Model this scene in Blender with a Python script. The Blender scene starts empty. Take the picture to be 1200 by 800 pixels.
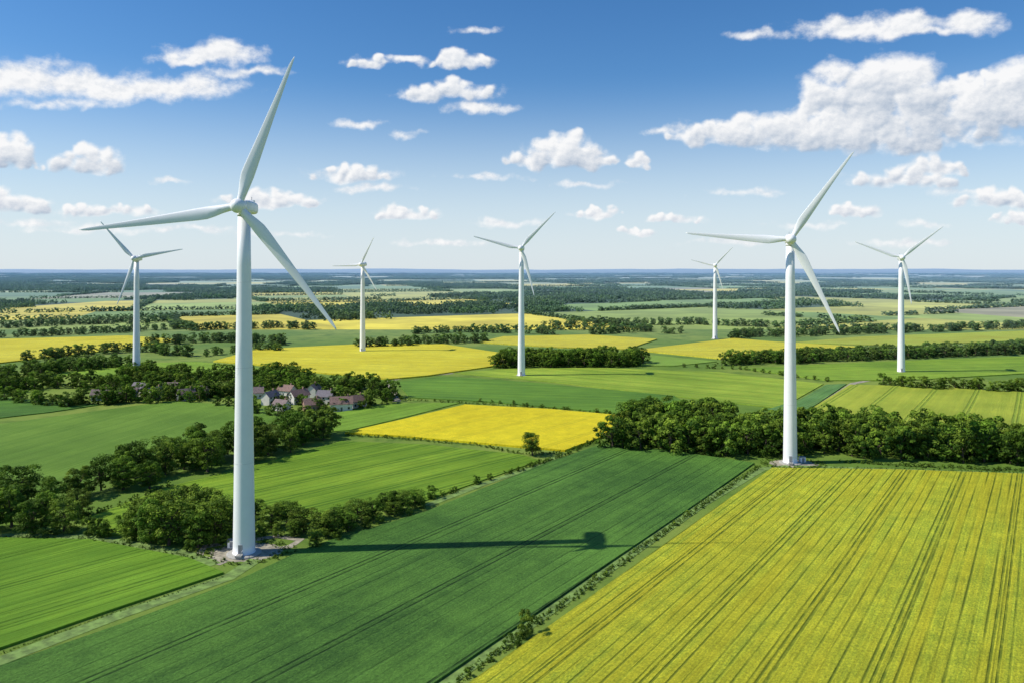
import bpy, math, random
import numpy as np
from mathutils import Vector, noise as mnoise
random.seed(7); rng=np.random.default_rng(7)
S=bpy.context.scene
COL=S.collection
FOC=900.0; CAMH=75.0; HOR=316.0
def G(px,py):
    """survey point of the photo -> metres on the flat ground"""
    Y=FOC*CAMH/(py-HOR)
    return ((px-600.0)/FOC*Y, Y)
def PX(px,py,h):   # h px tall thing at that ground point -> metres
    return h/(py-HOR)*CAMH

# ---------------------------------------------------------------- node helpers
class NT:
    def __init__(s,tree): s.t=tree; s.n=tree.nodes; s.l=tree.links
    def new(s,typ,**kw):
        n=s.n.new(typ)
        for k,v in kw.items(): setattr(n,k,v)
        return n
    def put(s,sock,v):
        if v is None: return
        if isinstance(v,bpy.types.NodeSocket): s.l.new(v,sock)
        else: sock.default_value=v
    def m(s,op,a,b=None,c=None,clamp=False):
        n=s.new('ShaderNodeMath',operation=op); n.use_clamp=clamp
        s.put(n.inputs[0],a); s.put(n.inputs[1],b); s.put(n.inputs[2],c)
        return n.outputs[0]
    def vm(s,op,a,b=None,c=None):
        n=s.new('ShaderNodeVectorMath',operation=op)
        s.put(n.inputs[0],a); s.put(n.inputs[1],b); s.put(n.inputs[2],c)
        return n.outputs['Value'] if op in('DOT_PRODUCT','LENGTH') else n.outputs[0]
    def noise(s,vec,scale,detail=3,rough=0.5,out='Fac'):
        n=s.new('ShaderNodeTexNoise'); s.put(n.inputs['Vector'],vec)
        n.inputs['Scale'].default_value=scale; n.inputs['Detail'].default_value=detail
        n.inputs['Roughness'].default_value=rough
        return n.outputs['Fac' if out=='Fac' else 'Color']
    def ramp(s,v,a,b,c=0.0,d=1.0,smooth=True):
        n=s.new('ShaderNodeMapRange'); n.interpolation_type='SMOOTHSTEP' if smooth else 'LINEAR'
        s.put(n.inputs[0],v); n.inputs[1].default_value=a; n.inputs[2].default_value=b
        n.inputs[3].default_value=c; n.inputs[4].default_value=d
        return n.outputs[0]
    def mix(s,f,a,b,blend='MIX'):
        n=s.new('ShaderNodeMix',data_type='RGBA',blend_type=blend)
        s.put(n.inputs[0],f)
        s.put(n.inputs[6],(*a,1) if isinstance(a,tuple) else a)
        s.put(n.inputs[7],(*b,1) if isinstance(b,tuple) else b)
        return n.outputs[2]
    def comb(s,x,y,z=0.0):
        n=s.new('ShaderNodeCombineXYZ'); s.put(n.inputs[0],x); s.put(n.inputs[1],y); s.put(n.inputs[2],z)
        return n.outputs[0]
    def attr(s,name):
        n=s.new('ShaderNodeAttribute'); n.attribute_name=name; return n.outputs['Fac']
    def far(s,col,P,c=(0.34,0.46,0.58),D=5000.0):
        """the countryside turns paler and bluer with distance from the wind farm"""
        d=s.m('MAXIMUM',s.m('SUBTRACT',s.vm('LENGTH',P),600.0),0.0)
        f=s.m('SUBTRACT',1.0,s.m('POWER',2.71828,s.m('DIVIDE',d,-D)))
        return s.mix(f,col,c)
def newmat(name):
    m=bpy.data.materials.new(name); m.use_nodes=True
    nt=NT(m.node_tree); nt.n.clear()
    out=nt.new('ShaderNodeOutputMaterial'); b=nt.new('ShaderNodeBsdfPrincipled')
    nt.l.new(b.outputs[0],out.inputs[0])
    return m,nt,b,out
def gray(nt,v): return nt.comb(v,v,v)

def simple(name,c,rough=0.6,var=0.12,scale=1.0,bump=0.0,metal=0.0):
    m,nt,b,o=newmat(name)
    g=nt.new('ShaderNodeTexCoord').outputs['Object']
    f=nt.noise(g,scale,5,0.6)
    k=nt.ramp(f,0.3,0.7,1-var,1+var)
    nt.put(b.inputs['Base Color'],nt.mix(1.0,c,gray(nt,k),'MULTIPLY'))
    b.inputs['Roughness'].default_value=rough; b.inputs['Metallic'].default_value=metal
    if bump:
        bn=nt.new('ShaderNodeBump'); bn.inputs['Strength'].default_value=bump
        nt.put(bn.inputs['Height'],f); nt.l.new(bn.outputs[0],b.inputs['Normal'])
    return m

def crop(name,c1,c2,c3,rowpx,tram=20.0,tramcol=(0.03,0.07,0.015),tramamt=0.7,streak=0.35,patch=0.5,trw=0.30,gap=1.0,minor=0.0,sp=2.6,tuft=0.8):
    """rowpx: two survey points giving the direction of the drill rows"""
    (x0,y0),(x1,y1)=[G(*p) for p in rowpx]
    d=Vector((x1-x0,y1-y0,0)).normalized(); n_=Vector((d.y,-d.x,0))
    m,nt,b,o=newmat(name)
    P=nt.new('ShaderNodeNewGeometry').outputs['Position']
    wob=nt.m('MULTIPLY',nt.m('SUBTRACT',nt.noise(P,0.006,1),0.5),0.9)
    ac=nt.m('ADD',nt.vm('DOT_PRODUCT',P,tuple(n_)),wob); al=nt.vm('DOT_PRODUCT',P,tuple(d))
    V=nt.comb(ac,nt.m('MULTIPLY',al,0.035))
    big=nt.noise(P,0.014,5,0.6)
    bands=nt.noise(nt.comb(ac,nt.m('MULTIPLY',al,0.012)),0.22,5,0.7)
    st=nt.noise(V,1.3,6,0.8)
    fine=nt.noise(nt.comb(ac,nt.m('MULTIPLY',al,0.55)),2.2,6,0.85)
    clump=nt.noise(P,0.16,6,0.7)
    col=nt.mix(nt.ramp(nt.m('ADD',nt.m('MULTIPLY',big,patch),nt.m('MULTIPLY',bands,1-patch)),0.38,0.62),c1,c2)
    col=nt.mix(nt.m('MULTIPLY',nt.ramp(nt.m('ADD',nt.m('MULTIPLY',fine,0.7),nt.m('MULTIPLY',clump,0.3)),0.42,0.60),tuft),col,c3)
    k=nt.m('MULTIPLY',nt.ramp(st,0.30,0.70,1-streak,1+streak,False),nt.ramp(bands,0.28,0.72,1-streak*0.6,1+streak*0.6,False))
    k=nt.m('MULTIPLY',k,nt.ramp(fine,0.32,0.68,0.62,1.34,False))
    k=nt.m('MULTIPLY',k,nt.ramp(clump,0.3,0.7,0.9,1.1,False))
    k=nt.m('MULTIPLY',k,nt.ramp(big,0.3,0.7,0.84,1.16,False))
    col=nt.mix(1.0,col,gray(nt,k),'MULTIPLY')
    # tramlines : pairs of wheel tracks
    fr=nt.m('MULTIPLY',nt.m('ABSOLUTE',nt.m('SUBTRACT',nt.m('FRACT',nt.m('DIVIDE',ac,tram)),0.5)),tram)
    tl=nt.m('ABSOLUTE',nt.m('SUBTRACT',fr,gap))
    tm=nt.ramp(tl,trw*0.5,trw*1.5,1,0)
    tm=nt.m('MULTIPLY',tm,nt.m('MULTIPLY',nt.ramp(nt.noise(nt.comb(ac,nt.m('MULTIPLY',al,0.3)),0.5,4,0.7),0.3,0.62,0.35,1),tramamt))
    if minor:   # drill-pass lines
        f2=nt.m('MULTIPLY',nt.m('ABSOLUTE',nt.m('SUBTRACT',nt.m('FRACT',nt.m('DIVIDE',ac,sp)),0.5)),sp)
        m2=nt.m('MULTIPLY',nt.ramp(f2,0.05,0.40,1,0),nt.ramp(nt.noise(nt.comb(ac,nt.m('MULTIPLY',al,0.05)),0.35,3,0.6),0.35,0.65,0.1,1))
        tm=nt.m('MAXIMUM',tm,nt.m('MULTIPLY',m2,minor))
    col=nt.mix(tm,col,tramcol)
    nt.put(b.inputs['Base Color'],col); b.inputs['Roughness'].default_value=0.85
    b.inputs['Specular IOR Level'].default_value=0.12
    bn=nt.new('ShaderNodeBump'); bn.inputs['Strength'].default_value=0.8; bn.inputs['Distance'].default_value=0.6
    h=nt.m('SUBTRACT',nt.m('ADD',nt.m('MULTIPLY',fine,0.8),nt.m('MULTIPLY',st,0.6)),tm)
    nt.put(bn.inputs['Height'],h); nt.l.new(bn.outputs[0],b.inputs['Normal'])
    return m

def link(ob,parent=None):
    COL.objects.link(ob)
    if parent: ob.parent=parent
    return ob
def meshobj(name,verts,faces,mat=None,parent=None,smooth=False):
    me=bpy.data.meshes.new(name); me.from_pydata(verts,[],faces); me.update()
    if mat: me.materials.append(mat)
    if smooth:
        for p in me.polygons: p.use_smooth=True
    return link(bpy.data.objects.new(name,me),parent)
def empty(name,loc=(0,0,0),rz=0):
    e=bpy.data.objects.new(name,None); e.location=loc; e.rotation_euler=(0,0,rz); e.empty_display_size=1
    return link(e)

# ---------------------------------------------------------------- ground
def ground_mat():
    m,nt,b,o=newmat('meadow_ground')
    P=nt.new('ShaderNodeNewGeometry').outputs['Position']
    a=nt.noise(P,0.006,5,0.6); f=nt.noise(P,0.9,6,0.75); c=nt.noise(P,0.06,5,0.65)
    col=nt.mix(nt.ramp(a,0.4,0.6),(0.12,0.21,0.03),(0.21,0.28,0.05))
    col=nt.mix(nt.ramp(c,0.45,0.7),col,(0.085,0.16,0.025))
    col=nt.mix(nt.m('MULTIPLY',nt.ramp(f,0.5,0.7),0.5),col,(0.18,0.22,0.055))
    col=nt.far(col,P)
    nt.put(b.inputs['Base Color'],col); b.inputs['Roughness'].default_value=0.9; b.inputs['Specular IOR Level'].default_value=0.1
    bn=nt.new('ShaderNodeBump'); bn.inputs['Strength'].default_value=0.6; bn.inputs['Distance'].default_value=0.4
    nt.put(bn.inputs['Height'],f); nt.l.new(bn.outputs[0],b.inputs['Normal'])
    return m
N=24; R=60000
xs=[math.copysign(abs(t)**2.2,t)*R for t in np.linspace(-1,1,N+1)]
v=[(x,y,0) for y in xs for x in xs]
f=[(j*(N+1)+i,j*(N+1)+i+1,(j+1)*(N+1)+i+1,(j+1)*(N+1)+i) for j in range(N) for i in range(N)]
meshobj('ground',v,f,ground_mat())

fi=[0]
def field(name,pxpoly,mat,h=0.35):
    z=h+0.013*fi[0]; fi[0]+=1
    w=[G(*p) for p in pxpoly]; n=len(w)
    A=sum(w[i][0]*w[(i+1)%n][1]-w[(i+1)%n][0]*w[i][1] for i in range(n))
    if A<0: w=w[::-1]
    v=[(x,y,z) for x,y in w]+[(x,y,-0.05) for x,y in w]
    fs=[tuple(range(n))]+[(n+i,n+(i+1)%n,(i+1)%n,i) for i in range(n)]
    return meshobj(name,v,fs,mat)

DG=(0.050,0.134,0.025); MG=(0.095,0.210,0.032); LG=(0.17,0.32,0.03); YG=(0.28,0.39,0.04); YE=(0.60,0.52,0.02)
rowR=((905,549),(555,800))
field('wheat_field',[(-400,915),(0,782),(150,730),(275,683),(365,641),(500,600),(640,543),(705,521),(790,529),(884,543),(820,588),(700,670),(512,800),(260,975)],
      crop('wheat_crop_dark',DG,MG,(0.108,0.235,0.036),rowR,26,(0.018,0.048,0.012),0.9,0.20,0.7,0.28,0.85,0.4,3.2,0.6),0.5)
field('rapeseed_field',[(905,550),(1050,552),(1200,557),(1500,568),(1800,1000),(282,1000),(555,801)],
      crop('rapeseed_crop',(0.47,0.46,0.026),(0.26,0.34,0.028),(0.64,0.58,0.032),rowR,17,(0.10,0.155,0.015),0.8,0.28,0.40,0.26,0.75,0.7,2.4,0.55),0.9)
field('barley_field',[(-300,632),(0,631),(105,633),(222,655),(262,672),(130,716),(0,761),(-300,865)],
      crop('barley_crop',(0.13,0.28,0.020),(0.20,0.36,0.028),(0.10,0.22,0.020),((0,745),(250,668)),22,(0.05,0.12,0.01),0.7,0.26,0.5,0.3,1,0.5,3),0.5)
field('meadow_field',[(120,627),(100,608),(200,570),(300,545),(400,517),(500,521),(612,533),(632,540),(560,565),(500,586),(420,603),(340,607),(300,598),(160,627)],
      crop('meadow_crop',(0.16,0.30,0.02),(0.26,0.39,0.03),(0.12,0.24,0.02),((330,600),(600,535)),14,(0.06,0.15,0.015),0.8,0.28,0.5,0.4,1,0.6,3.5),0.3)
field('pasture_field',[(-300,530),(0,497),(110,482),(200,470),(265,474),(385,487),(300,500),(165,548),(80,572),(0,588),(-300,640)],
      crop('pasture_crop',(0.125,0.25,0.03),(0.18,0.31,0.04),(0.11,0.20,0.03),((0,560),(260,480)),18,(0.06,0.16,0.02),0.4,0.18,0.7),0.3)
field('rapeseed_field',[(404,508),(470,493),(545,475),(640,480),(742,489),(742,497),(700,515),(662,529),(560,520),(470,512)],
      crop('rapeseed_crop_bright',(0.70,0.58,0.02),(0.60,0.53,0.02),(0.76,0.62,0.02),((420,508),(560,478)),20,(0.34,0.36,0.03),0.5,0.12,0.5),0.8)
field('grass_field',[(385,506),(392,484),(455,473),(540,472),(470,490),(410,504)],crop('grass_crop',(0.16,0.29,0.03),(0.21,0.34,0.04),LG,((390,500),(530,473)),16,MG,0.5),0.3)
field('wheat_field',[(465,448),(520,441),(620,448),(790,464),(800,470),(742,486),(640,477),(560,470),(480,466)],crop('wheat_crop_mid',(0.10,0.22,0.03),(0.15,0.28,0.03),(0.09,0.20,0.03),((470,460),(780,470)),24,DG,0.5),0.4)
field('grass_field',[(530,437),(600,432),(700,431),(840,436),(965,450),(935,467),(910,478),(820,468),(640,447)],crop('grass_crop_light',(0.26,0.37,0.04),(0.35,0.42,0.05),LG,((560,440),(900,470)),18,MG,0.5),0.3)
field('wheat_field',[(900,480),(938,468),(968,451),(992,450),(960,472),(935,488)],crop('wheat_crop_blue',(0.10,0.22,0.07),(0.13,0.26,0.08),MG,((940,470),(980,452)),10,(0.2,0.3,0.08),0.6),0.4)
field('barley_field',[(937,488),(996,451),(1100,454),(1200,460),(1400,470),(1400,512),(1200,500),(1050,497)],crop('barley_crop_pale',(0.34,0.41,0.045),(0.42,0.45,0.05),(0.27,0.36,0.04),((1050,497),(1090,455)),22,(0.18,0.28,0.03),0.8,0.15,0.5,0.6),0.5)
field('rapeseed_field',[(250,424),(300,410),(420,404),(520,404),(618,419),(590,428),(500,441),(455,445),(380,438),(300,428)],crop('rapeseed_crop_far',(0.66,0.58,0.05),(0.54,0.51,0.06),YE,((300,420),(600,425)),30,YG,0.5),0.8)
field('rapeseed_field',[(-200,408),(0,398),(150,394),(215,399),(140,410),(0,426),(-200,450)],crop('rapeseed_crop_west',(0.62,0.55,0.06),(0.52,0.49,0.07),YE,((0,410),(200,400)),30,YG,0.5),0.8)
field('grass_field',[(60,440),(120,427),(230,424),(330,434),(300,442),(200,443)],crop('grass_crop_b',(0.19,0.32,0.04),(0.25,0.37,0.04),LG,((100,430),(300,435)),20,MG,0.4),0.3)
field('pasture_field',[(-200,500),(-200,462),(0,466),(120,474),(60,483),(0,490)],crop('pasture_crop_b',MG,(0.12,0.25,0.03),DG,((0,480),(110,475)),20,DG,0.4),0.3)
field('rapeseed_field',[(745,411),(860,397),(905,401),(1010,407),(900,417),(845,421)],crop('rapeseed_crop_e',(0.58,0.52,0.07),(0.43,0.44,0.07),YE,((760,410),(1000,407)),30,YG,0.4),0.8)
field('wheat_field',[(870,432),(1010,425),(1200,418),(1500,410),(1500,446),(1200,438),(1060,446),(970,446)],crop('wheat_crop_e',(0.17,0.29,0.04),(0.27,0.37,0.04),LG,((900,435),(1190,428)),24,DG,0.4),0.4)
field('barley_field',[(925,402),(1010,395),(1200,388),(1500,383),(1500,400),(1200,399),(1060,406)],crop('barley_crop_e',(0.47,0.46,0.09),(0.34,0.40,0.08),YG,((950,400),(1190,392)),24,MG,0.3),0.4)
field('rapeseed_field',[(560,402),(590,395),(690,393),(770,398),(735,410),(660,408)],crop('rapeseed_crop_n',(0.56,0.51,0.08),(0.45,0.45,0.08),YE,((570,400),(750,400)),24,YG,0.3),0.8)
field('grass_field',[(620,417),(730,413),(840,424),(790,429),(700,429)],crop('grass_crop_n',(0.26,0.36,0.06),(0.19,0.31,0.06),LG,((620,420),(820,426)),24,MG,0.3),0.3)

# ------------------------------------------------------- distant patchwork of fields
def split(poly,p,d):
    n=Vector((-d.y,d.x)); a=[];b=[]
    k=len(poly)
    for i in range(k):
        A=poly[i];B=poly[(i+1)%k]; da=(A-p).dot(n); db=(B-p).dot(n)
        (a if da>=0 else b).append(A)
        if da*db<0:
            I=A+(B-A)*(da/(da-db)); a.append(I); b.append(I)
    return a,b
def area(P): return abs(sum(P[i].x*P[(i+1)%len(P)].y-P[(i+1)%len(P)].x*P[i].y for i in range(len(P))))/2
cells=[]
def rec(P,dep=0):
    c=sum(P,Vector((0,0)))/len(P); A=area(P)
    tgt=(36000+c.y*32)*random.uniform(0.5,2.2)
    if A<tgt or dep>18 or len(P)<3: cells.append(P); return
    L=max(((P[i]-P[j]) for i in range(len(P)) for j in range(i)),key=lambda q:q.length)
    d=Vector((-L.y,L.x)).normalized()
    g=0.35+0.25*math.sin(c.x/2500)+0.2*math.cos(c.y/1900)
    ax=[Vector((math.cos(g),math.sin(g))),Vector((-math.sin(g),math.cos(g)))]
    best=max(ax,key=lambda q:abs(q.dot(d)))
    an=random.gauss(0,0.10); best=Vector((best.x*math.cos(an)-best.y*math.sin(an),best.x*math.sin(an)+best.y*math.cos(an)))
    pc=c+Vector((random.uniform(-.15,.15)*L.x,random.uniform(-.15,.15)*L.y))
    a,b=split(P,pc,best)
    if len(a)<3 or len(b)<3: cells.append(P); return
    rec(a,dep+1); rec(b,dep+1)
rec([Vector(q) for q in [(-1500,960),(1500,960),(14500,15500),(-14500,15500)]])
fv=[];ff=[];fc=[]; woodcells=[]
pal=[((0.64,0.54,0.05),20),((0.46,0.46,0.08),15),((0.30,0.39,0.07),18),((0.20,0.31,0.06),18),((0.13,0.23,0.05),10),((0.36,0.33,0.18),3),((0.37,0.42,0.12),14)]
for P in cells:
    c=sum(P,Vector((0,0)))/len(P)
    pw=0.12+0.24*min(1,c.y/5500)+(0.12 if c.x<0 else 0)+0.34*(mnoise.noise(Vector((c.x/1500,c.y/1500,3)))) 
    if c.y>1350 and random.random()<pw: woodcells.append(P); colr=(0.05,0.09,0.03)
    else: colr=random.choices([p[0] for p in pal],[p[1] for p in pal])[0]
    i0=len(fv); fv+= [(q.x,q.y,0.06) for q in P]
    idx=list(range(i0,len(fv)))
    if sum(P[i].x*P[(i+1)%len(P)].y-P[(i+1)%len(P)].x*P[i].y for i in range(len(P)))<0: idx=idx[::-1]
    ff.append(tuple(idx)); k=random.uniform(0.85,1.12); fc.append(tuple(x*k for x in colr)+(1,))
m,nt,b,o=newmat('patchwork_crops')
at=nt.new('ShaderNodeAttribute'); at.attribute_name='crop'
P_=nt.new('ShaderNodeNewGeometry').outputs['Position']
q=nt.noise(P_,0.008,6,0.65)
cc_=nt.mix(1.0,at.outputs['Color'],gray(nt,nt.ramp(q,0.3,0.7,0.7,1.25)),'MULTIPLY')
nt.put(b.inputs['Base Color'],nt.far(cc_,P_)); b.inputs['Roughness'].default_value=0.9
b.inputs['Specular IOR Level'].default_value=0.1
fo=meshobj('farmland_patchwork',fv,ff,m)
ca=fo.data.color_attributes.new('crop','FLOAT_COLOR','CORNER')
for p,c in zip(fo.data.polygons,fc):
    for li in p.loop_indices: ca.data[li].color=c

# ------------------------------------------------------- foliage prototypes
def foliage_mat(name,dark,light,warm):
    m,nt,b,o=newmat(name)
    at=nt.new('ShaderNodeAttribute'); at.attribute_name='shade'
    oi=nt.new('ShaderNodeObjectInfo').outputs['Random']
    P=nt.new('ShaderNodeNewGeometry').outputs['Position']
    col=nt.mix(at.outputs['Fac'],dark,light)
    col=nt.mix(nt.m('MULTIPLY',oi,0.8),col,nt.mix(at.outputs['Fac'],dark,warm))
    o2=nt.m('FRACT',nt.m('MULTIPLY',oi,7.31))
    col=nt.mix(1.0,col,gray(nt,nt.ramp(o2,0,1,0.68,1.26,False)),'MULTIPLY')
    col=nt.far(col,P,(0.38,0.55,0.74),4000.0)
    nt.put(b.inputs['Base Color'],col); b.inputs['Roughness'].default_value=0.75; b.inputs['Specular IOR Level'].default_value=0.1
    tr=nt.new('ShaderNodeBsdfTranslucent'); nt.put(tr.inputs[0],nt.mix(1.0,col,(1.2,1.3,0.7),'MULTIPLY'))
    mx=nt.new('ShaderNodeMixShader'); mx.inputs[0].default_value=0.25
    nt.l.new(b.outputs[0],mx.inputs[1]); nt.l.new(tr.outputs[0],mx.inputs[2]); nt.l.new(mx.outputs[0],o.inputs[0])
    return m
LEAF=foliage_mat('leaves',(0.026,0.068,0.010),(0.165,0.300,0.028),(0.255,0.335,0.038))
BARK=simple('bark',(0.09,0.065,0.045),0.9,0.3,3,0.6)

def tube(p0,p1,r0,r1,n,V,F):
    p0=Vector(p0);p1=Vector(p1); d=(p1-p0).normalized(); a=d.orthogonal().normalized(); b_=d.cross(a)
    i0=len(V)
    for p,r in((p0,r0),(p1,r1)):
        for i in range(n):
            t=2*math.pi*i/n; V.append(tuple(p+a*math.cos(t)*r+b_*math.sin(t)*r))
    for i in range(n): F.append((i0+i,i0+(i+1)%n,i0+n+(i+1)%n,i0+n+i))
def leafquads(cent,rad,num,size,rg,flat=1.0):
    d=rg.normal(size=(num,3)); d/=np.linalg.norm(d,axis=1)[:,None]
    d[:,2]=np.where(d[:,2]<-0.5,-d[:,2],d[:,2])
    r=rad*(0.55+0.5*rg.random(num)**0.7)
    p=cent+d*r[:,None]*np.array([1,1,flat])
    nrm=d+rg.normal(size=(num,3))*0.45+np.array([0,0,0.35]); nrm/=np.linalg.norm(nrm,axis=1)[:,None]
    t=np.cross(nrm,rg.normal(size=(num,3))); t/=np.linalg.norm(t,axis=1)[:,None]
    bt=np.cross(nrm,t)
    s=size*(0.6+0.8*rg.random(num))[:,None]
    k=0.5+0.5*rg.random((num,1))
    return np.stack([p-t*s*.5,p-bt*s*.35*k,p+t*s*.5,p+bt*s*.35],1).reshape(-1,3)
def tree_geo(h,r,nc,per,ls,rg,base=(0,0,0),trunk=True,low=0.28,peak=0.34):
    V=[];F=[]; base=Vector(base)
    LV=[];sh=[]
    lean=rg.normal(size=2)*0.04*h
    el=rg.uniform(0.78,1.25)
    if trunk:
        top=base+Vector((lean[0],lean[1],h*0.6))
        tube(base-Vector((0,0,0.2)),base+Vector((lean[0]*.3,lean[1]*.3,h*0.25)),h*0.030,h*0.022,7,V,F)
        tube(base+Vector((lean[0]*.3,lean[1]*.3,h*0.25)),top,h*0.022,h*0.010,6,V,F)
    for i in range(nc):
        z=low+ (0.92-low)*((i+rg.random())/nc)
        t=(z-low)/(1-low); prof=math.sqrt(max(0.04,1-(abs(t-peak)/(1.04-peak))**2.2))
        a=rg.random()*2*math.pi; rr=r*prof*math.sqrt(rg.random())*0.9
        c=np.array([base.x+lean[0]+rr*math.cos(a)*el,base.y+lean[1]+rr*math.sin(a)/el,base.z+z*h*0.97])
        cr=r*(0.16+0.20*rg.random())
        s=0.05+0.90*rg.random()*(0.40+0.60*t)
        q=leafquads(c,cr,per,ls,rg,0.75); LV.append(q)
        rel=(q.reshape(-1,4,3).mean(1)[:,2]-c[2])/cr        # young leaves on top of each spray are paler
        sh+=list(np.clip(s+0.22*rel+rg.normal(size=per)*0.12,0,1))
        if trunk and i%3==0:
            tube(base+Vector((lean[0]*.5,lean[1]*.5,h*(0.2+0.3*rg.random()))),tuple(c),h*0.010,h*0.003,4,V,F)
    LV=np.concatenate(LV)
    return V,F,LV,sh
def finish_tree(name,parts):
    V=[];F=[];mi=[];sh=[]
    for (v,f,LV,s) in parts:
        o_=len(V); V+=v; F+=[tuple(i+o_ for i in q) for q in f]; mi+=[1]*len(f); sh+=[0.3]*len(f)
        o_=len(V); V+=LV.tolist(); n=len(LV)//4
        F+=[(o_+4*i,o_+4*i+1,o_+4*i+2,o_+4*i+3) for i in range(n)]; mi+=[0]*n; sh+=s
    me=bpy.data.meshes.new(name); me.from_pydata(V,[],F); me.update()
    me.materials.append(LEAF); me.materials.append(BARK)
    me.polygons.foreach_set('material_index',mi)
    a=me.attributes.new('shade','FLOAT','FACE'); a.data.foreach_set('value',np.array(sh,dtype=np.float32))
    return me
def protocoll(name,meshes):
    c=bpy.data.collections.new(name)
    for i,me in enumerate(meshes):
        c.objects.link(bpy.data.objects.new('%s_variant'%name,me))
    return c
rg=np.random.default_rng(3)
# all tree prototypes are 12 m tall, bushes 4 m
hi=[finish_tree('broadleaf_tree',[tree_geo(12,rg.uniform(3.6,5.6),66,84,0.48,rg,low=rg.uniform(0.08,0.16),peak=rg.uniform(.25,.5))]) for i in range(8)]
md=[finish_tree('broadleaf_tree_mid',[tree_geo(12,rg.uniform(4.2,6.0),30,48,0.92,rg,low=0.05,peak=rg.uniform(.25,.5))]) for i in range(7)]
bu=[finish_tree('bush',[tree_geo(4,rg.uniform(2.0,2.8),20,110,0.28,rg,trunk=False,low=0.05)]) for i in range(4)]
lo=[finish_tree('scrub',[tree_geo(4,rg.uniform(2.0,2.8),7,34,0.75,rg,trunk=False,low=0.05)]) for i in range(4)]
def grove(w,d,n):
    return finish_tree('grove',[tree_geo(rg.uniform(6,11),rg.uniform(4.0,6.0),6,16,2.2,rg,base=(-w/2+w*(i+rg.random())/n if d<20 else rg.uniform(-w/2,w/2),rg.uniform(-d/2,d/2),0),trunk=False,low=0.05) for i in range(n)])
rows=[grove(74,6,16) for i in range(4)]
blocks=[grove(96,80,66) for i in range(3)]
CH=protocoll('woodland_tree',md); CB=protocoll('hedge_bush',lo); CR=protocoll('tree_row',rows); CK=protocoll('wood_block',blocks)

def scatter(name,coll,pts):
    """pts: (x,y,z,rot,sx,sy,sz)"""
    n=len(pts)
    me=bpy.data.meshes.new(name); me.from_pydata([p[:3] for p in pts],[],[])
    nv=len(coll.objects)
    a=me.attributes.new('rot','FLOAT_VECTOR','POINT'); a.data.foreach_set('vector',np.array([(0,0,p[3]) for p in pts],dtype=np.float32).ravel())
    a=me.attributes.new('scl','FLOAT_VECTOR','POINT'); a.data.foreach_set('vector',np.array([p[4:7] for p in pts],dtype=np.float32).ravel())
    a=me.attributes.new('idx','INT','POINT'); a.data.foreach_set('value',np.array([random.randrange(nv) for p in pts],dtype=np.int32))
    ob=link(bpy.data.objects.new(name,me))
    ng=bpy.data.node_groups.new(name+'_scatter','GeometryNodeTree')
    ng.interface.new_socket('Geometry',in_out='INPUT',socket_type='NodeSocketGeometry')
    ng.interface.new_socket('Geometry',in_out='OUTPUT',socket_type='NodeSocketGeometry')
    gi=ng.nodes.new('NodeGroupInput'); go=ng.nodes.new('NodeGroupOutput')
    iop=ng.nodes.new('GeometryNodeInstanceOnPoints'); ci=ng.nodes.new('GeometryNodeCollectionInfo')
    ci.inputs['Collection'].default_value=coll; ci.inputs['Separate Children'].default_value=True; ci.inputs['Reset Children'].default_value=True
    iop.inputs['Pick Instance'].default_value=True
    def na(nm,t):
        x=ng.nodes.new('GeometryNodeInputNamedAttribute'); x.data_type=t; x.inputs['Name'].default_value=nm
        return [o_ for o_ in x.outputs if o_.enabled and o_.name=='Attribute'][0]
    L=ng.links
    L.new(gi.outputs[0],iop.inputs['Points']); L.new(ci.outputs[0],iop.inputs['Instance'])
    L.new(na('idx','INT'),iop.inputs['Instance Index']); L.new(na('rot','FLOAT_VECTOR'),iop.inputs['Rotation'])
    L.new(na('scl','FLOAT_VECTOR'),iop.inputs['Scale']); L.new(iop.outputs[0],go.inputs[0])
    md_=ob.modifiers.new('scatter','NODES'); md_.node_group=ng
    return ob

def linepts(pxpts,spacing,width,h0,h1,proto=12.0,gaps=0.0):
    W=[Vector(G(*p)) for p in pxpts]; out=[]; on=True
    for A,B in zip(W[:-1],W[1:]):
        L=(B-A).length; n=max(1,int(L/spacing)); d=(B-A).normalized(); q=Vector((-d.y,d.x))
        for i in range(n):
            if gaps and random.random()<gaps*(1 if on else 4): on=not on
            if not on: continue
            p=A+d*(L*(i+random.random())/n)+q*random.uniform(-width,width)/2
            s=random.uniform(h0,h1)/proto
            out.append((p.x,p.y,0,random.random()*6.28,s*random.uniform(.95,1.3),s*random.uniform(.95,1.3),s))
    return out
def inside(x,y,P):
    c=False;j=len(P)-1
    for i in range(len(P)):
        if (P[i][1]>y)!=(P[j][1]>y) and x<(P[j][0]-P[i][0])*(y-P[i][1])/(P[j][1]-P[i][1])+P[i][0]: c=not c
        j=i
    return c
def polypts(P,sp,h0,h1,proto=12.0,prob=1.0):
    x0=min(p[0] for p in P);x1=max(p[0] for p in P);y0=min(p[1] for p in P);y1=max(p[1] for p in P); out=[]
    y=y0
    while y<y1:
        x=x0
        while x<x1:
            a=x+random.uniform(-.45,.45)*sp; b_=y+random.uniform(-.45,.45)*sp
            if inside(a,b_,P) and (prob>=1 or mnoise.noise(Vector((a/55,b_/55,0)))*0.9+0.5<prob):
                s=random.uniform(h0,h1)/proto
                out.append((a,b_,0,random.random()*6.28,s*random.uniform(.9,1.25),s*random.uniform(.9,1.25),s))
            x+=sp
        y+=sp
    return out
def GP(L): return [G(*p) for p in L]

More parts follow.
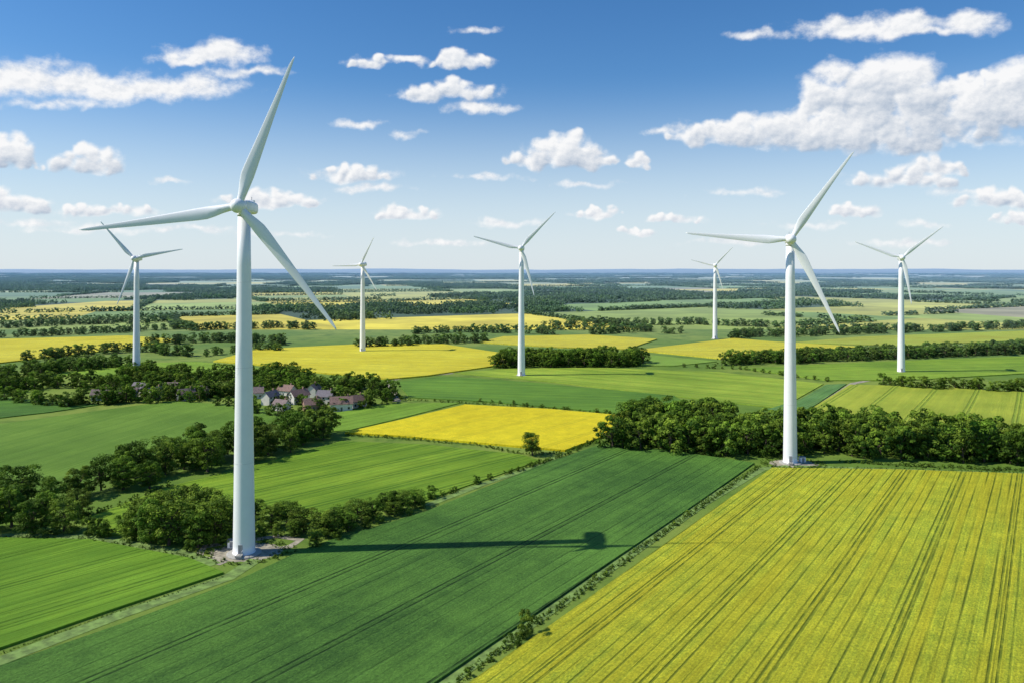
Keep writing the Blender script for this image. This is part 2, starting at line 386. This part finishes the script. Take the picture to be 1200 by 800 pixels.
# near individual trees and shrubs
def trees(pts,name='deciduous_tree',lib=hi):
    for p in pts:
        o_=bpy.data.objects.new(name,random.choice(lib)); o_.location=p[:3]; o_.rotation_euler=(0,0,p[3]); o_.scale=p[4:7]; link(o_)
def single(px,py,hpx,lib=hi,proto=12.0,name='deciduous_tree',w=1.0):
    x,y=G(px,py); s=PX(px,py,hpx)/proto
    trees([(x,y,0,random.random()*6.28,s*w,s*w,s)],name,lib)
for q in [(160,630,44),(176,636,52),(198,638,56),(232,641,48),(252,634,56),(262,628,50),(216,624,56),(186,620,46),(240,614,44),(205,612,40),(170,615,36),
          (75,622,40),(38,626,44),(14,618,52),(-20,622,50),(55,608,36),(-50,612,50),(92,604,32),(20,600,38),(0,592,36)]: single(*q,w=1.15)
for q in [(300,607,26),(318,618,30),(336,612,26),(356,622,28),(376,628,32),(398,618,26),(418,610,26),(436,607,24),(452,600,26),(470,598,24),(486,592,20),(370,640,22),(345,628,20),(408,622,22),(388,626,24),(462,604,18)]:
    single(*q,w=1.45)
for q in [(108,628,24),(122,629,20),(134,626,22),(300,630,18),(506,583,16),(490,596,16),(558,566,10),(574,562,8),(395,632,16),(430,618,14),(310,626,14),(325,628,16),(445,612,12),(150,634,16),(222,645,14),(262,640,16),(60,628,18),(476,602,12)]: single(*q,lib=bu,proto=4.0,name='shrub')
single(624,533,28,w=1.15); single(617,745,33,lib=bu,proto=4.0,name='shrub',w=0.8); single(600,757,16,lib=bu,proto=4.0,name='shrub',w=0.9)
trees(linepts([(-200,608),(0,594),(95,582),(150,574),(205,556),(265,542),(330,528),(388,513)],5.5,12,8,14))
trees(linepts([(130,570),(205,545),(300,525),(385,507)],6.5,8,9,15))
# middle-distance woods
wood=[]
wood+=polypts(GP([(715,524),(760,530),(860,535),(960,534),(1080,541),(1200,545),(1500,560),(1500,540),(1200,524),(1080,514),(960,506),(880,506),(820,497),(745,497)]),6.5,8,15)
wood+=linepts([(735,508),(760,500),(800,497),(830,500)],5,14,12,16)
scatter('woodland',CH,wood)
belt=[]
belt+=polypts(GP([(-200,440),(0,440),(60,430),(160,427),(190,440),(300,442),(330,436),(400,447),(460,458),(468,468),(400,466),(300,458),(240,470),(150,474),(90,474),(0,466),(-200,462)]),7.5,6,11,prob=0.60)
belt+=linepts([(0,468),(90,476),(140,472)],5,10,5,9)+linepts([(390,476),(430,476),(468,467)],5,18,7,11)+linepts([(255,474),(300,482),(330,488),(380,486)],5,8,4,7)
belt+=linepts([(250,464),(300,462),(350,460),(400,464)],6,12,6,9)+linepts([(300,471),(345,476),(400,480)],4,14,4,7.5)+linepts([(130,470),(190,468),(240,470)],6,12,4,7)
belt+=linepts([(30,424),(120,414),(180,412),(215,418)],5,14,8,11)
belt+=linepts([(175,404),(260,399),(335,404)],4,30,8,11)+linepts([(240,418),(300,410),(330,412)],5,10,5,9)
belt+=linepts([(415,406),(480,404),(570,400)],4,30,8,11)
belt+=polypts(GP([(578,431),(650,431),(755,430),(756,424),(700,423),(600,423)]),7,8,14)
belt+=polypts(GP([(843,428),(940,426),(1060,421),(1200,415),(1500,408),(1500,404),(1200,410),(1060,416),(940,420),(850,423)]),8,8,12)
belt+=linepts([(1030,450),(1090,455),(1200,459),(1400,468)],4,9,6,9)
belt+=linepts([(0,396),(90,392),(160,388),(230,384)],4.5,25,7,11,gaps=.03)
belt+=linepts([(480,391),(560,389),(650,392)],4.5,20,7,10,gaps=.03)+linepts([(690,392),(760,388),(840,396)],4.5,20,7,10,gaps=.03)
belt+=linepts([(850,396),(960,392),(1080,388),(1200,384),(1400,380)],4,35,8,11)
belt+=linepts([(640,384),(800,380),(900,383)],4.5,25,8,11,gaps=.02)+linepts([(220,388),(330,384),(420,388)],4.5,25,8,11,gaps=.02)
belt+=linepts([(0,384),(100,380),(200,377)],4,50,8,12)
belt+=linepts([(800,430),(870,433),(970,447)],6,3,2,4)+linepts([(560,470),(640,478),(740,488)],6,3,1.5,3)
scatter('tree_belts',CH,belt)
# low hedges along tracks and field edges
hd=[]
hd+=linepts([(890,546),(822,592),(706,675),(530,803),(400,898)],0.30,2.2,0.3,0.85,4.0)
hd+=linepts([(890,546),(822,592),(706,675),(530,803),(400,898)],6,1.8,0.8,1.5,4.0)
hd+=linepts([(700,516),(640,541),(560,566),(505,585)],0.7,2.4,0.6,1.8,4.0,gaps=.03)
hd+=linepts([(404,510),(470,514),(560,522),(612,532),(660,531)],1.0,1.5,0.6,1.6,4.0)
hd+=linepts([(745,490),(702,516)],1.5,1.5,0.6,1.4,4.0)
hd+=linepts([(262,676),(130,719),(0,766),(-80,795)],0.35,0.8,0.15,0.45,4.0)
hd+=linepts([(230,655),(180,645),(105,632),(0,630)],0.7,2.0,0.3,0.9,4.0)
hd+=linepts([(640,478),(745,488)],2,2,0.8,2,4.0)+linepts([(455,446),(470,468),(540,472),(640,478)],2,2,0.8,2.2,4.0)
hd+=linepts([(905,547),(1050,549),(1200,554)],0.6,2.5,0.3,0.8,4.0)
hd+=linepts([(985,541),(1080,547),(1200,551)],0.8,3,0.8,1.8,4.0)
hd+=linepts([(120,628),(98,608),(200,568)],1.4,3,0.8,2,4.0)
scatter('hedgerow',CB,hd)
# distant rows and woods
rp=[];bp=[]
for P in cells:
    n=len(P); c=sum(P,Vector((0,0)))/n
    for i in range(n):
        A=P[i];B=P[(i+1)%n]; L=(B-A).length
        if random.random()>0.34: continue
        d=(B-A).normalized(); an=math.atan2(d.y,d.x); k=max(1,int(L/68)); on=True
        for j in range(k):
            if random.random()<0.12: on=not on
            if not on: continue
            p=A+d*L*(j+.5)/k; s=random.uniform(.65,1.05)
            rp.append((p.x,p.y,0,an+random.uniform(-.03,.03)+(math.pi if random.random()<.5 else 0),1.0,random.uniform(1,2.2),s))
for P in woodcells:
    for q in polypts([(p.x,p.y) for p in P],80,1,1,1.0): bp.append((q[0],q[1],0,q[3],1.0,1.0,random.uniform(.9,1.3)))
scatter('distant_hedgerow_trees',CR,rp); scatter('distant_woods',CK,bp)
print('cells',len(cells),'rows',len(rp),'blocks',len(bp),'belt',len(belt),'wood',len(wood),'hedge',len(hd))

# ------------------------------------------------------- distant hills
nx,ny=150,46; v=[];f=[]
for j in range(ny):
    y=14500+j*420
    for i in range(nx):
        x=-24000+48000*i/(nx-1)
        e=min(1,j/14)
        h=e*(14+62*max(0,mnoise.fractal(Vector((x/5200,y/4200,1.7)),1.0,2.0,5)+0.35)+ 26*min(1,j/40))
        v.append((x,y,h-1.0 if j else -2))
for j in range(ny-1):
    for i in range(nx-1): a=j*nx+i; f.append((a,a+1,a+nx+1,a+nx))
m,nt,b,o=newmat('hill_woods_and_fields')
P_=nt.new('ShaderNodeNewGeometry').outputs['Position']
vo=nt.new('ShaderNodeTexVoronoi'); vo.inputs['Scale'].default_value=0.0016; nt.put(vo.inputs['Vector'],P_)
col=nt.mix(nt.ramp(nt.vm('DOT_PRODUCT',vo.outputs['Color'],(1,0,0)),0.65,0.7),(0.02,0.05,0.03),(0.22,0.27,0.08))
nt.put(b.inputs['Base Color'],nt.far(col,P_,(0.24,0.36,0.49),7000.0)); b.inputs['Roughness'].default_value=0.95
meshobj('distant_hills',v,f,m,smooth=True)

# ------------------------------------------------------- wind turbines
WHITE=simple('white_turbine_paint',(0.86,0.865,0.87),0.35,0.02,0.3)
SEAM=simple('tower_seam',(0.70,0.71,0.72),0.5,0.03)
CONC=simple('concrete',(0.36,0.35,0.31),0.9,0.15,2,0.3)
GREY=simple('grey_steel',(0.25,0.26,0.27),0.5,0.1)
def lathe(prof,n=40):
    V=[];F=[]
    for r,z in prof:
        for i in range(n):
            t=2*math.pi*i/n; V.append((r*math.cos(t),r*math.sin(t),z))
    for j in range(len(prof)-1):
        for i in range(n): F.append((j*n+i,j*n+(i+1)%n,(j+1)*n+(i+1)%n,(j+1)*n+i))
    F.append(tuple(range((len(prof)-1)*n,len(prof)*n))); F.append(tuple(range(n-1,-1,-1)))
    return V,F
def blade(L):
    V=[];F=[];n=20
    S_=[0,.03,.06,.10,.15,.20,.26,.34,.44,.55,.66,.77,.87,.94,.98,1.0]
    k=L/42.0
    for s in S_:
        root=1.9*k
        if s<.03: ch=root;th=root
        elif s<.22:
            t=(s-.03)/.19; t=t*t*(3-2*t); ch=root+(3.5*k-root)*t; th=root+(0.85*k-root)*t
        else:
            t=(s-.22)/.78; ch=k*(3.5*(1-t)**1.15+0.75*t) ; th=ch*(0.24-0.12*t)
            if s>.93: ch*=1-0.75*((s-.93)/.07)**2; th=ch*.14
        tw=math.radians(14*(1-s)**2+1)
        off=(ch-root*min(1,max(0.4,1-s)))*0.30
        for i in range(n):
            a=2*math.pi*i/n; x=math.cos(a)*ch/2; y=math.sin(a)*th/2
            if s>.08: y*= (1-0.55*max(0,-math.cos(a)))      # thin trailing edge
            x-=off
            V.append((x*math.cos(tw)-y*math.sin(tw),x*math.sin(tw)+y*math.cos(tw)-1.2*k*s*s,s*L))
    m_=len(S_)
    for j in range(m_-1):
        for i in range(n): F.append((j*n+i,j*n+(i+1)%n,(j+1)*n+(i+1)%n,(j+1)*n+i))
    F.append(tuple(range((m_-1)*n,m_*n))); F.append(tuple(range(n-1,-1,-1)))
    return V,F
def bevel(ob,w,seg=4):
    bm=ob.modifiers.new('bevel','BEVEL'); bm.width=w; bm.segments=seg
    for p in ob.data.polygons: p.use_smooth=True
def box(name,c,s,mat,parent,bv=0):
    v=[(c[0]+sx*s[0]/2,c[1]+sy*s[1]/2,c[2]+sz*s[2]/2) for sz in(-1,1) for sx,sy in((-1,-1),(1,-1),(1,1),(-1,1))]
    ob=meshobj(name,v,[(3,2,1,0),(4,5,6,7),(0,1,5,4),(1,2,6,5),(2,3,7,6),(3,0,4,7)],mat,parent)
    if bv: bevel(ob,bv)
    return ob
def turbine(px,base,hub,lenpx,ang,yaw=9,wb=5.3,wt=3.1):
    x,y=G(px,base); H=PX(px,base,base-hub); L=PX(px,base,lenpx)
    T=empty('wind_turbine',(x,y,0),math.radians(yaw))
    top=H-1.9
    V,F=lathe([(wb/2+0.12,0),(wb/2+0.12,0.5),(wb/2,0.52),(wb/2*0.97+wt/2*0.03,top*.03)]+[(wb/2*(1-t)+wt/2*t,top*t) for t in(.1,.2,.34,.5,.67,.85,1.0)],48)
    meshobj('tower',V,F,WHITE,T,True)
    for t in(.27,.55,.8):
        r=wb/2*(1-t)+wt/2*t+0.015
        V,F=lathe([(r,top*t-.05),(r,top*t+.05)],48); meshobj('flange_seam',V,F,SEAM,T,True)
    V,F=lathe([(wb/2+1.6,-0.2),(wb/2+1.6,0.25),(wb/2+1.3,0.4),(wb/2+.3,0.45)],40); meshobj('foundation',V,F,CONC,T)
    box('door',(0,-wb/2-0.02,2.1),(1.1,0.16,2.3),GREY,T)
    box('door_step',(0,-wb/2-.9,0.7),(1.6,1.6,.5),CONC,T)
    for sx in(-.8,.8):
        box('handrail',(sx,-wb/2-.9,2.0),(.07,1.6,.07),WHITE,T); box('rail_post',(sx,-wb/2-1.66,1.45),(.07,.07,1.05),WHITE,T)
    V,F=[],[]
    secs=[(-2.6,1.35,1.35),(-2.0,1.7,1.7),(0,1.95,1.8),(3.5,1.9,1.8),(6.2,1.7,1.6),(7.2,1.25,1.2)]
    n=28
    for (yy,hw,hh) in secs:
        for i in range(n):
            a=2*math.pi*i/n; ca_,sa=math.cos(a),math.sin(a); e=0.6
            V.append((math.copysign(abs(ca_)**e,ca_)*hw,yy,H+math.copysign(abs(sa)**e,sa)*hh+0.1))
    for j in range(len(secs)-1):
        for i in range(n): F.append((j*n+i,(j)*n+(i+1)%n,(j+1)*n+(i+1)%n,(j+1)*n+i)[::-1])
    F.append(tuple(range(n))); F.append(tuple(range(len(secs)*n-1,(len(secs)-1)*n-1,-1)))
    meshobj('nacelle',V,F,WHITE,T,True)
    V,F=lathe([(wt/2+.12,top-.5),(wt/2+.12,top+.35)],40); meshobj('yaw_bearing',V,F,SEAM,T,True)
    box('wind_vane',(0,6.0,H+2.5),(.12,.12,1.5),GREY,T); box('cooler',(0,4.8,H+2.0),(2.2,1.2,.5),WHITE,T)
    R=bpy.data.objects.new('rotor',None); link(R,T); R.location=(0,-4.3,H); R.rotation_euler=(0,math.radians(ang),0)
    V,F=lathe([(1.75,-1.6),(1.95,-.8),(1.95,.5),(1.75,1.2),(1.3,1.9),(.7,2.35),(.15,2.5)],32)
    V=[(a,-c,b_) for a,b_,c in V]
    meshobj('spinner',V,[q[::-1] for q in F],WHITE,R,True)
    bv,bf=blade(L)
    me=bpy.data.meshes.new('blade'); me.from_pydata(bv,[],bf); me.materials.append(WHITE)
    for p in me.polygons: p.use_smooth=True
    for i in range(3):
        o_=link(bpy.data.objects.new('blade_%d'%(i+1),me),R); o_.rotation_euler=(0,math.radians(120*i),0)
    return x,y
turbine(286,648,243,182,21,0,5.7,3.2)
turbine(926,542,281,119,34,-16)
turbine(160,438,303,57,79,4)
turbine(425,412,310,36,27,-10)
turbine(611,440,291,58,44,-6)
turbine(838,397,311,29,43,-12)
turbine(1056,436,302,55,50,-16)

# ------------------------------------------------------- pads and tracks
GRAV=simple('gravel',(0.32,0.29,0.21),0.95,0.35,0.5,0.4)
DIRT=simple('grassy_track',(0.15,0.24,0.05),0.95,0.4,0.4,0.4)
zt=[0.02]
def pad(name,px,py,rx,ry,mat=GRAV):
    x,y=G(px,py); zt[0]+=.006; n=60
    V=[(x+rx*math.cos(2*math.pi*i/n)*(1+.12*random.random()),y+ry*math.sin(2*math.pi*i/n)*(1+.12*random.random()),zt[0]) for i in range(n)]
    meshobj(name,V,[tuple(range(n))],mat)
def track(name,pts,w,mat=DIRT):
    zt[0]+=.006; W=[Vector(G(*p)) for p in pts]; V=[];F=[]
    for i,p in enumerate(W):
        d=(W[min(i+1,len(W)-1)]-W[max(i-1,0)]).normalized(); q=Vector((-d.y,d.x))*w/2
        V+=[(p.x+q.x,p.y+q.y,zt[0]),(p.x-q.x,p.y-q.y,zt[0])]
    F=[(2*i+1,2*i+3,2*i+2,2*i) for i in range(len(W)-1)]
    meshobj(name,V,F,mat)
pad('gravel_pad',288,646,9,6.5); pad('gravel_pad',930,543,8.5,6.5); pad('gravel_pad',1056,437,16,12); pad('gravel_pad',611,441,14,10); pad('gravel_pad',425,413,14,12)
pad('gravel_pad',160,439,12,10)
track('farm_track',[(300,646),(340,640),(352,632),(325,628),(240,640),(232,652),(262,660)],2.6,GRAV)
track('farm_track',[(-150,826),(0,774),(130,724),(268,676),(300,655)],4.0)
track('farm_track',[(250,662),(215,648),(100,629),(0,628),(-100,629)],4.5)
track('farm_track',[(510,806),(700,674),(822,590),(892,549),(925,546)],4.0)
track('farm_track',[(930,546),(1050,550),(1200,555),(1400,562)],3.5)
track('farm_track',[(660,530),(640,542),(560,569),(500,592)],3.0)
track('country_road',[(465,470),(455,446),(470,443),(540,436)],5,GRAV)
track('country_road',[(1056,438),(1000,449),(940,489),(915,500)],4,GRAV)
# grass tufts growing through the edge of the pads
tf=[]
for (cx,cy,r) in [(288,646,9.8),(930,543,9.5)]:
    x,y=G(cx,cy)
    for i in range(150):
        a=random.random()*6.28; rr=r*random.uniform(.8,1.35); s=random.uniform(.06,.2)
        tf.append((x+rr*math.cos(a),y+rr*.75*math.sin(a),0.05,a,s*1.5,s*1.5,s))
scatter('verge_grass',CB,tf)
def cabinet(px,py):
    x,y=G(px,py); E=empty('transformer_cabinet',(x,y,0),.2)
    box('housing',(0,0,1.1),(2.2,1.6,1.9),WHITE,E,.05); box('plinth',(0,0,.08),(2.5,1.9,.16),CONC,E); box('roof',(0,0,2.12),(2.4,1.8,.12),GREY,E)
    box('door',(0,-.81,1.05),(1.0,.03,1.5),GREY,E)
cabinet(272,641); cabinet(940,541)

# ------------------------------------------------------- village houses
WALLS=[simple('render_wall',(0.66,0.62,0.55),.9,.1,.6),simple('brick_wall',(0.36,0.22,0.16),.9,.2,1.5),simple('cream_wall',(0.7,0.67,0.6),.9,.1,.6)]
ROOFS=[simple('clay_tile_roof',(0.22,0.14,0.115),.9,.3,1.5,.3),simple('slate_roof',(0.15,0.135,0.15),.8,.25,1.5,.3),simple('weathered_tile_roof',(0.20,0.15,0.14),.9,.3,1.5,.3)]
GLASS=simple('window_glass',(0.03,0.04,0.05),.15,.1); DOORM=simple('painted_door',(0.08,0.12,0.1),.5,.1)
def house(px,py,w,d,h,rz):
    w*=.76; d*=.80
    x,y=G(px,py); k=random.choice([0,0,1,2]); E=empty('brick_house' if k==1 else 'village_house',(x,y,0),rz)
    rh=d*.45
    V=[(-w/2,-d/2,0),(w/2,-d/2,0),(w/2,d/2,0),(-w/2,d/2,0),(-w/2,-d/2,h),(w/2,-d/2,h),(w/2,d/2,h),(-w/2,d/2,h),(-w/2,0,h+rh),(w/2,0,h+rh)]
    meshobj('walls',V,[(0,1,5,4),(1,2,6,9,5),(2,3,7,6),(3,0,4,8,7)],WALLS[k],E)
    o_=.45; t=.18; V=[];F=[]
    for s in(-1,1):
        i0=len(V); ez=h-o_*rh/(d/2)+.03
        V+=[(-w/2-o_,s*(d/2+o_),ez),(w/2+o_,s*(d/2+o_),ez),(w/2+o_,0,h+rh+.03),(-w/2-o_,0,h+rh+.03)]
        V+=[(a,b_,c+t) for a,b_,c in V[i0:i0+4]]
        F+=[tuple(i0+q for q in g) for g in[(0,1,2,3),(4,5,6,7),(0,1,5,4),(1,2,6,5),(3,0,4,7)]]
    meshobj('roof',V,F,random.choice(ROOFS),E)
    box('chimney',(w*.3,0.3,h+rh+.3),(.7,.7,1.8),WALLS[1],E)
    box('door',(0,-d/2-.02,1.05),(1,.06,2.1),DOORM,E)
    n=max(2,int(w/3)); c=0
    for i in range(n):
        for z in([1.5] if h<4 else [1.5,4.0]):
            xx=-w/2+w*(i+.5)/n
            if abs(xx)<.9 and z<2: continue
            c+=1; box('window_%d'%c,(xx,-d/2-.02,z),(1.1,.06,1.2),GLASS,E)
for q in [(298,466,13,8,3.5,.3),(317,473,12,7,4.8,1.2),(336,463,13,8,3.5,-.4),(350,472,14,8,4.8,.9),(366,480,12,8,3.5,.5),(382,473,12,8,4.8,-.2),(400,480,15,9,4.0,.25),
          (330,481,11,7,3.5,-.5),(368,464,11,7,4.8,1.4),(418,476,12,8,3.5,.8),(150,467,13,8,3.5,.2),(165,463,12,8,4.8,-.3),(182,466,12,8,3.5,1.1),(200,462,11,7,4.8,0),(218,468,12,8,3.5,.7),(118,468,12,7,3.5,.2),(240,464,11,7,3.5,-.6)]:
    house(*q)

# ------------------------------------------------------- world: clear sky
EL=math.radians(44); AZ=math.radians(265)      # sun azimuth clockwise from +Y
W=bpy.data.worlds.new('World'); S.world=W; W.use_nodes=True
nt=NT(W.node_tree); nt.n.clear()
out=nt.new('ShaderNodeOutputWorld')
sky=nt.new('ShaderNodeTexSky'); sky.sky_type='NISHITA'; sky.sun_disc=False; sky.sun_elevation=EL; sky.sun_rotation=AZ
sky.air_density=1.0; sky.dust_density=0.2; sky.ozone_density=1.5; sky.altitude=0
hs=nt.new('ShaderNodeHueSaturation'); hs.inputs['Saturation'].default_value=1.32; nt.l.new(sky.outputs[0],hs.inputs['Color'])
bgs=nt.new('ShaderNodeBackground'); nt.put(bgs.inputs[0],nt.mix(1.0,hs.outputs[0],(0.82,0.94,1.08),'MULTIPLY')); bgs.inputs[1].default_value=0.114
sp=nt.new('ShaderNodeSeparateXYZ'); nt.l.new(nt.new('ShaderNodeTexCoord').outputs['Generated'],sp.inputs[0])
bgc=nt.new('ShaderNodeBackground'); bgc.inputs[0].default_value=(0.74,0.83,0.92,1); bgc.inputs[1].default_value=0.97
mx=nt.new('ShaderNodeMixShader'); nt.put(mx.inputs[0],nt.ramp(sp.outputs[2],0.0,0.25,0.82,0.0)); nt.l.new(bgs.outputs[0],mx.inputs[1]); nt.l.new(bgc.outputs[0],mx.inputs[2]); nt.l.new(mx.outputs[0],out.inputs[0])
W.cycles.sampling_method='MANUAL'; W.cycles.sample_map_resolution=512

# ------------------------------------------------------- cloud layer: cumulus field on a distant curved sheet
big=[(1000,108,56,36),(1056,104,50,42),(1030,94,34,26),(945,152,66,30),(1015,150,85,36),(870,154,62,22),(1140,122,66,36),(1135,104,24,18),(1200,116,50,42),(1180,98,36,22),(815,157,36,11),(1100,138,70,32),(1260,120,60,38),
(545,70,40,13),(530,106,58,14),(435,71,26,10),
(625,186,38,12),(665,178,46,23),(703,188,22,9),(749,188,15,11),
(102,188,40,20),(8,178,34,24),(25,190,30,12),(15,236,40,17),(410,203,54,13),(310,234,62,12),(480,249,36,10),(700,250,32,8),(742,272,20,7),(790,255,32,8),
(1055,208,66,16),(1100,195,38,13),(1005,247,34,10),(1175,231,54,15),(1190,256,38,10),(130,248,70,10),(-70,200,50,14),(1300,230,60,14)]
soft=[(85,98,115,21),(20,92,85,24),(190,104,85,17),(140,108,85,15),(250,62,60,14),(225,70,44,7),(1000,33,80,14),(1065,25,60,13),(1130,27,46,15),(1080,36,90,8),(480,70,26,6),(565,127,42,8),(500,112,40,7)]
wisp=[(557,36,30,5),(885,40,60,6),(475,158,22,6),(570,207,44,5),(1085,262,36,6),(870,285,60,5),(330,275,70,5),(30,262,70,6),(600,262,60,5),(440,222,50,5),(870,226,46,5),(680,216,44,4),(1130,225,34,6),(940,264,56,5),(230,268,70,5),(1190,90,50,8),(1150,165,60,9),(780,152,40,6),(60,122,90,7),(300,85,60,6),(420,145,46,5),(100,270,90,5),(1060,285,80,5),(520,285,60,4),(200,212,30,5)]
GX=np.arange(-150,1350,1.5); GY=np.arange(-10,312,1.5)
X_,Y_=np.meshgrid(GX,GY)
nxg,nyg=len(GX),len(GY)
def nf(sc,seed,oct=4):
    a=np.empty(X_.size)
    for i,(a_,b_) in enumerate(zip(X_.ravel()*sc,Y_.ravel()*sc)): a[i]=mnoise.fractal(Vector((a_,b_,seed)),0.8,2.1,oct)
    return a.reshape(X_.shape)
w1=nf(1/34,1.0,4); w2=nf(1/34,9.0,4)
Xw=X_+w1*8; Yw=Y_+w2*6
D=np.full(X_.shape,-1.0); Hh=np.zeros(X_.shape); Tn=np.zeros(X_.shape)
crg=np.random.default_rng(11)
for (cx,cy,rx,ry) in big:
    base=cy+ry*0.75; n=int(6+rx/5)
    cutf=np.clip((Yw-base)/(0.35*ry),0,3)
    de=np.sqrt(((Xw-cx)/(rx*.95))**2+((Yw-(cy+ry*.22))/(ry*.70))**2)
    D=np.maximum(D,0.70*(1-de)-cutf*0.5)
    for i in range(n):
        ux=crg.uniform(-1,1); env=math.sqrt(1-ux*ux*0.9)
        r=ry*crg.uniform(0.36,0.72)*(0.42+0.58*env)
        px=cx+ux*rx*.95; py=base-r*0.55-crg.random()**1.0*max(0,(1.95*ry*env-1.4*r))
        dx=(Xw-px)/1.2; dy=(Yw-py)
        sel=(abs(dx)<r*2.2)&(abs(dy)<r*2.2)
        if not sel.any(): continue
        dd=np.sqrt(dx[sel]**2+dy[sel]**2)/r
        D[sel]=np.maximum(D[sel],1.05-dd-cutf[sel]*0.5)
        hh=np.sqrt(np.clip(1-dd**2*0.8,0,1))*r
        Hh[sel]=np.maximum(Hh[sel],hh)
        Tn[sel]=np.maximum(Tn[sel],np.clip(1.4-dd,0,1)*np.clip((Yw[sel]-(base-1.25*ry))/(1.25*ry),0,1)*min(1,ry/20))
for (cx,cy,rx,ry) in soft:
    dd=np.sqrt(((Xw-cx)/rx)**2+((Yw-cy)/ry)**2); D=np.maximum(D,0.85*(1-dd)-0.05)
for (cx,cy,rx,ry) in wisp:
    dd=np.sqrt(((Xw-cx)/rx)**2+((Yw-cy)/ry)**2); D=np.maximum(D,0.55*(1-dd)-0.10)
def blur(a,k=2):
    for _ in range(k):
        a=(a+np.roll(a,1,0)+np.roll(a,-1,0)+np.roll(a,1,1)+np.roll(a,-1,1))/5
    return a
Hs=blur(Hh,3); gy,gx=np.gradient(Hs,1.5)
Ds=blur(D,1); Tn=blur(Tn,5)
lit=0.90+0.46*(gx*0.6+gy*0.7)-0.60*Tn     # sunward slope, shaded underside
lit=blur(np.clip(lit,0,1.1),1)
RC=42000.0
U=(X_-600)/FOC; Vv=(HOR-Y_)/FOC
ln=np.sqrt(1+U*U); P3=np.stack([RC*U/ln,RC/ln,CAMH+RC*Vv/ln],-1).reshape(-1,3)
idx=np.arange(nxg*nyg).reshape(nyg,nxg)
q4=np.stack([idx[1:,:-1],idx[1:,1:],idx[:-1,1:],idx[:-1,:-1]],-1).reshape(-1,4)
keep=(D>-0.75); kf=keep[1:,:-1]|keep[1:,1:]|keep[:-1,1:]|keep[:-1,:-1]
q4=q4[kf.ravel()]
used=np.unique(q4); remap=-np.ones(nxg*nyg,dtype=int); remap[used]=np.arange(len(used)); q4=remap[q4]
me=bpy.data.meshes.new('clouds'); nV=len(used); nQ=len(q4)
me.vertices.add(nV); me.vertices.foreach_set('co',P3[used].astype(np.float32).ravel())
me.loops.add(nQ*4); me.loops.foreach_set('vertex_index',q4.astype(np.int32).ravel())
me.polygons.add(nQ); me.polygons.foreach_set('loop_start',np.arange(0,nQ*4,4,dtype=np.int32)); me.polygons.foreach_set('loop_total',np.full(nQ,4,dtype=np.int32))
me.update(calc_edges=True); me.validate()
for nm,arr in(('dens',Ds),('lit',lit)):
    a=me.attributes.new(nm,'FLOAT','POINT'); a.data.foreach_set('value',arr.ravel()[used].astype(np.float32))
cm=bpy.data.materials.new('cloud_vapour'); cm.use_nodes=True; cm.cycles.emission_sampling='NONE'
nt=NT(cm.node_tree); nt.n.clear(); o=nt.new('ShaderNodeOutputMaterial')
Pw=nt.vm('MULTIPLY',nt.new('ShaderNodeNewGeometry').outputs['Position'],(1/RC,1/RC,1.35/RC))
fb=nt.noise(Pw,24,9,0.63); fb2=nt.noise(nt.vm('ADD',Pw,(-0.0035,0,0.005)),24,6,0.63)
dn=nt.m('ADD',nt.attr('dens'),nt.m('MULTIPLY',nt.m('SUBTRACT',fb,0.5),1.7))
al=nt.m('MULTIPLY',nt.ramp(dn,-0.20,0.55),0.98)
li=nt.m('ADD',nt.attr('lit'),nt.m('MULTIPLY',nt.m('SUBTRACT',fb,fb2),2.1),clamp=True)
em=nt.new('ShaderNodeEmission'); nt.put(em.inputs[0],nt.mix(li,(0.42,0.51,0.64),(0.98,0.98,0.985))); em.inputs[1].default_value=0.98
tp=nt.new('ShaderNodeBsdfTransparent'); mx=nt.new('ShaderNodeMixShader'); nt.put(mx.inputs[0],al)
nt.l.new(tp.outputs[0],mx.inputs[1]); nt.l.new(em.outputs[0],mx.inputs[2]); nt.l.new(mx.outputs[0],o.inputs[0])
me.materials.append(cm); link(bpy.data.objects.new('clouds',me))

sd=Vector((math.sin(AZ)*math.cos(EL),math.cos(AZ)*math.cos(EL),math.sin(EL)))
sun=bpy.data.lights.new('sun','SUN'); sun.energy=5.0; sun.angle=math.radians(.5); sun.color=(1,.94,.85)
so=link(bpy.data.objects.new('sun',sun)); so.rotation_euler=(-sd).to_track_quat('-Z','Y').to_euler(); so.location=(0,0,300)

# ------------------------------------------------------- camera
cam=bpy.data.cameras.new('camera'); co=link(bpy.data.objects.new('camera',cam)); co.location=(0,0,CAMH); co.rotation_euler=(math.radians(90),0,0)
cam.sensor_width=36; cam.lens=36*FOC/1200; cam.shift_y=-(400-HOR)/1200; cam.clip_start=1; cam.clip_end=150000
S.camera=co
S.view_settings.view_transform='Standard'; S.view_settings.look='None'; S.view_settings.exposure=0
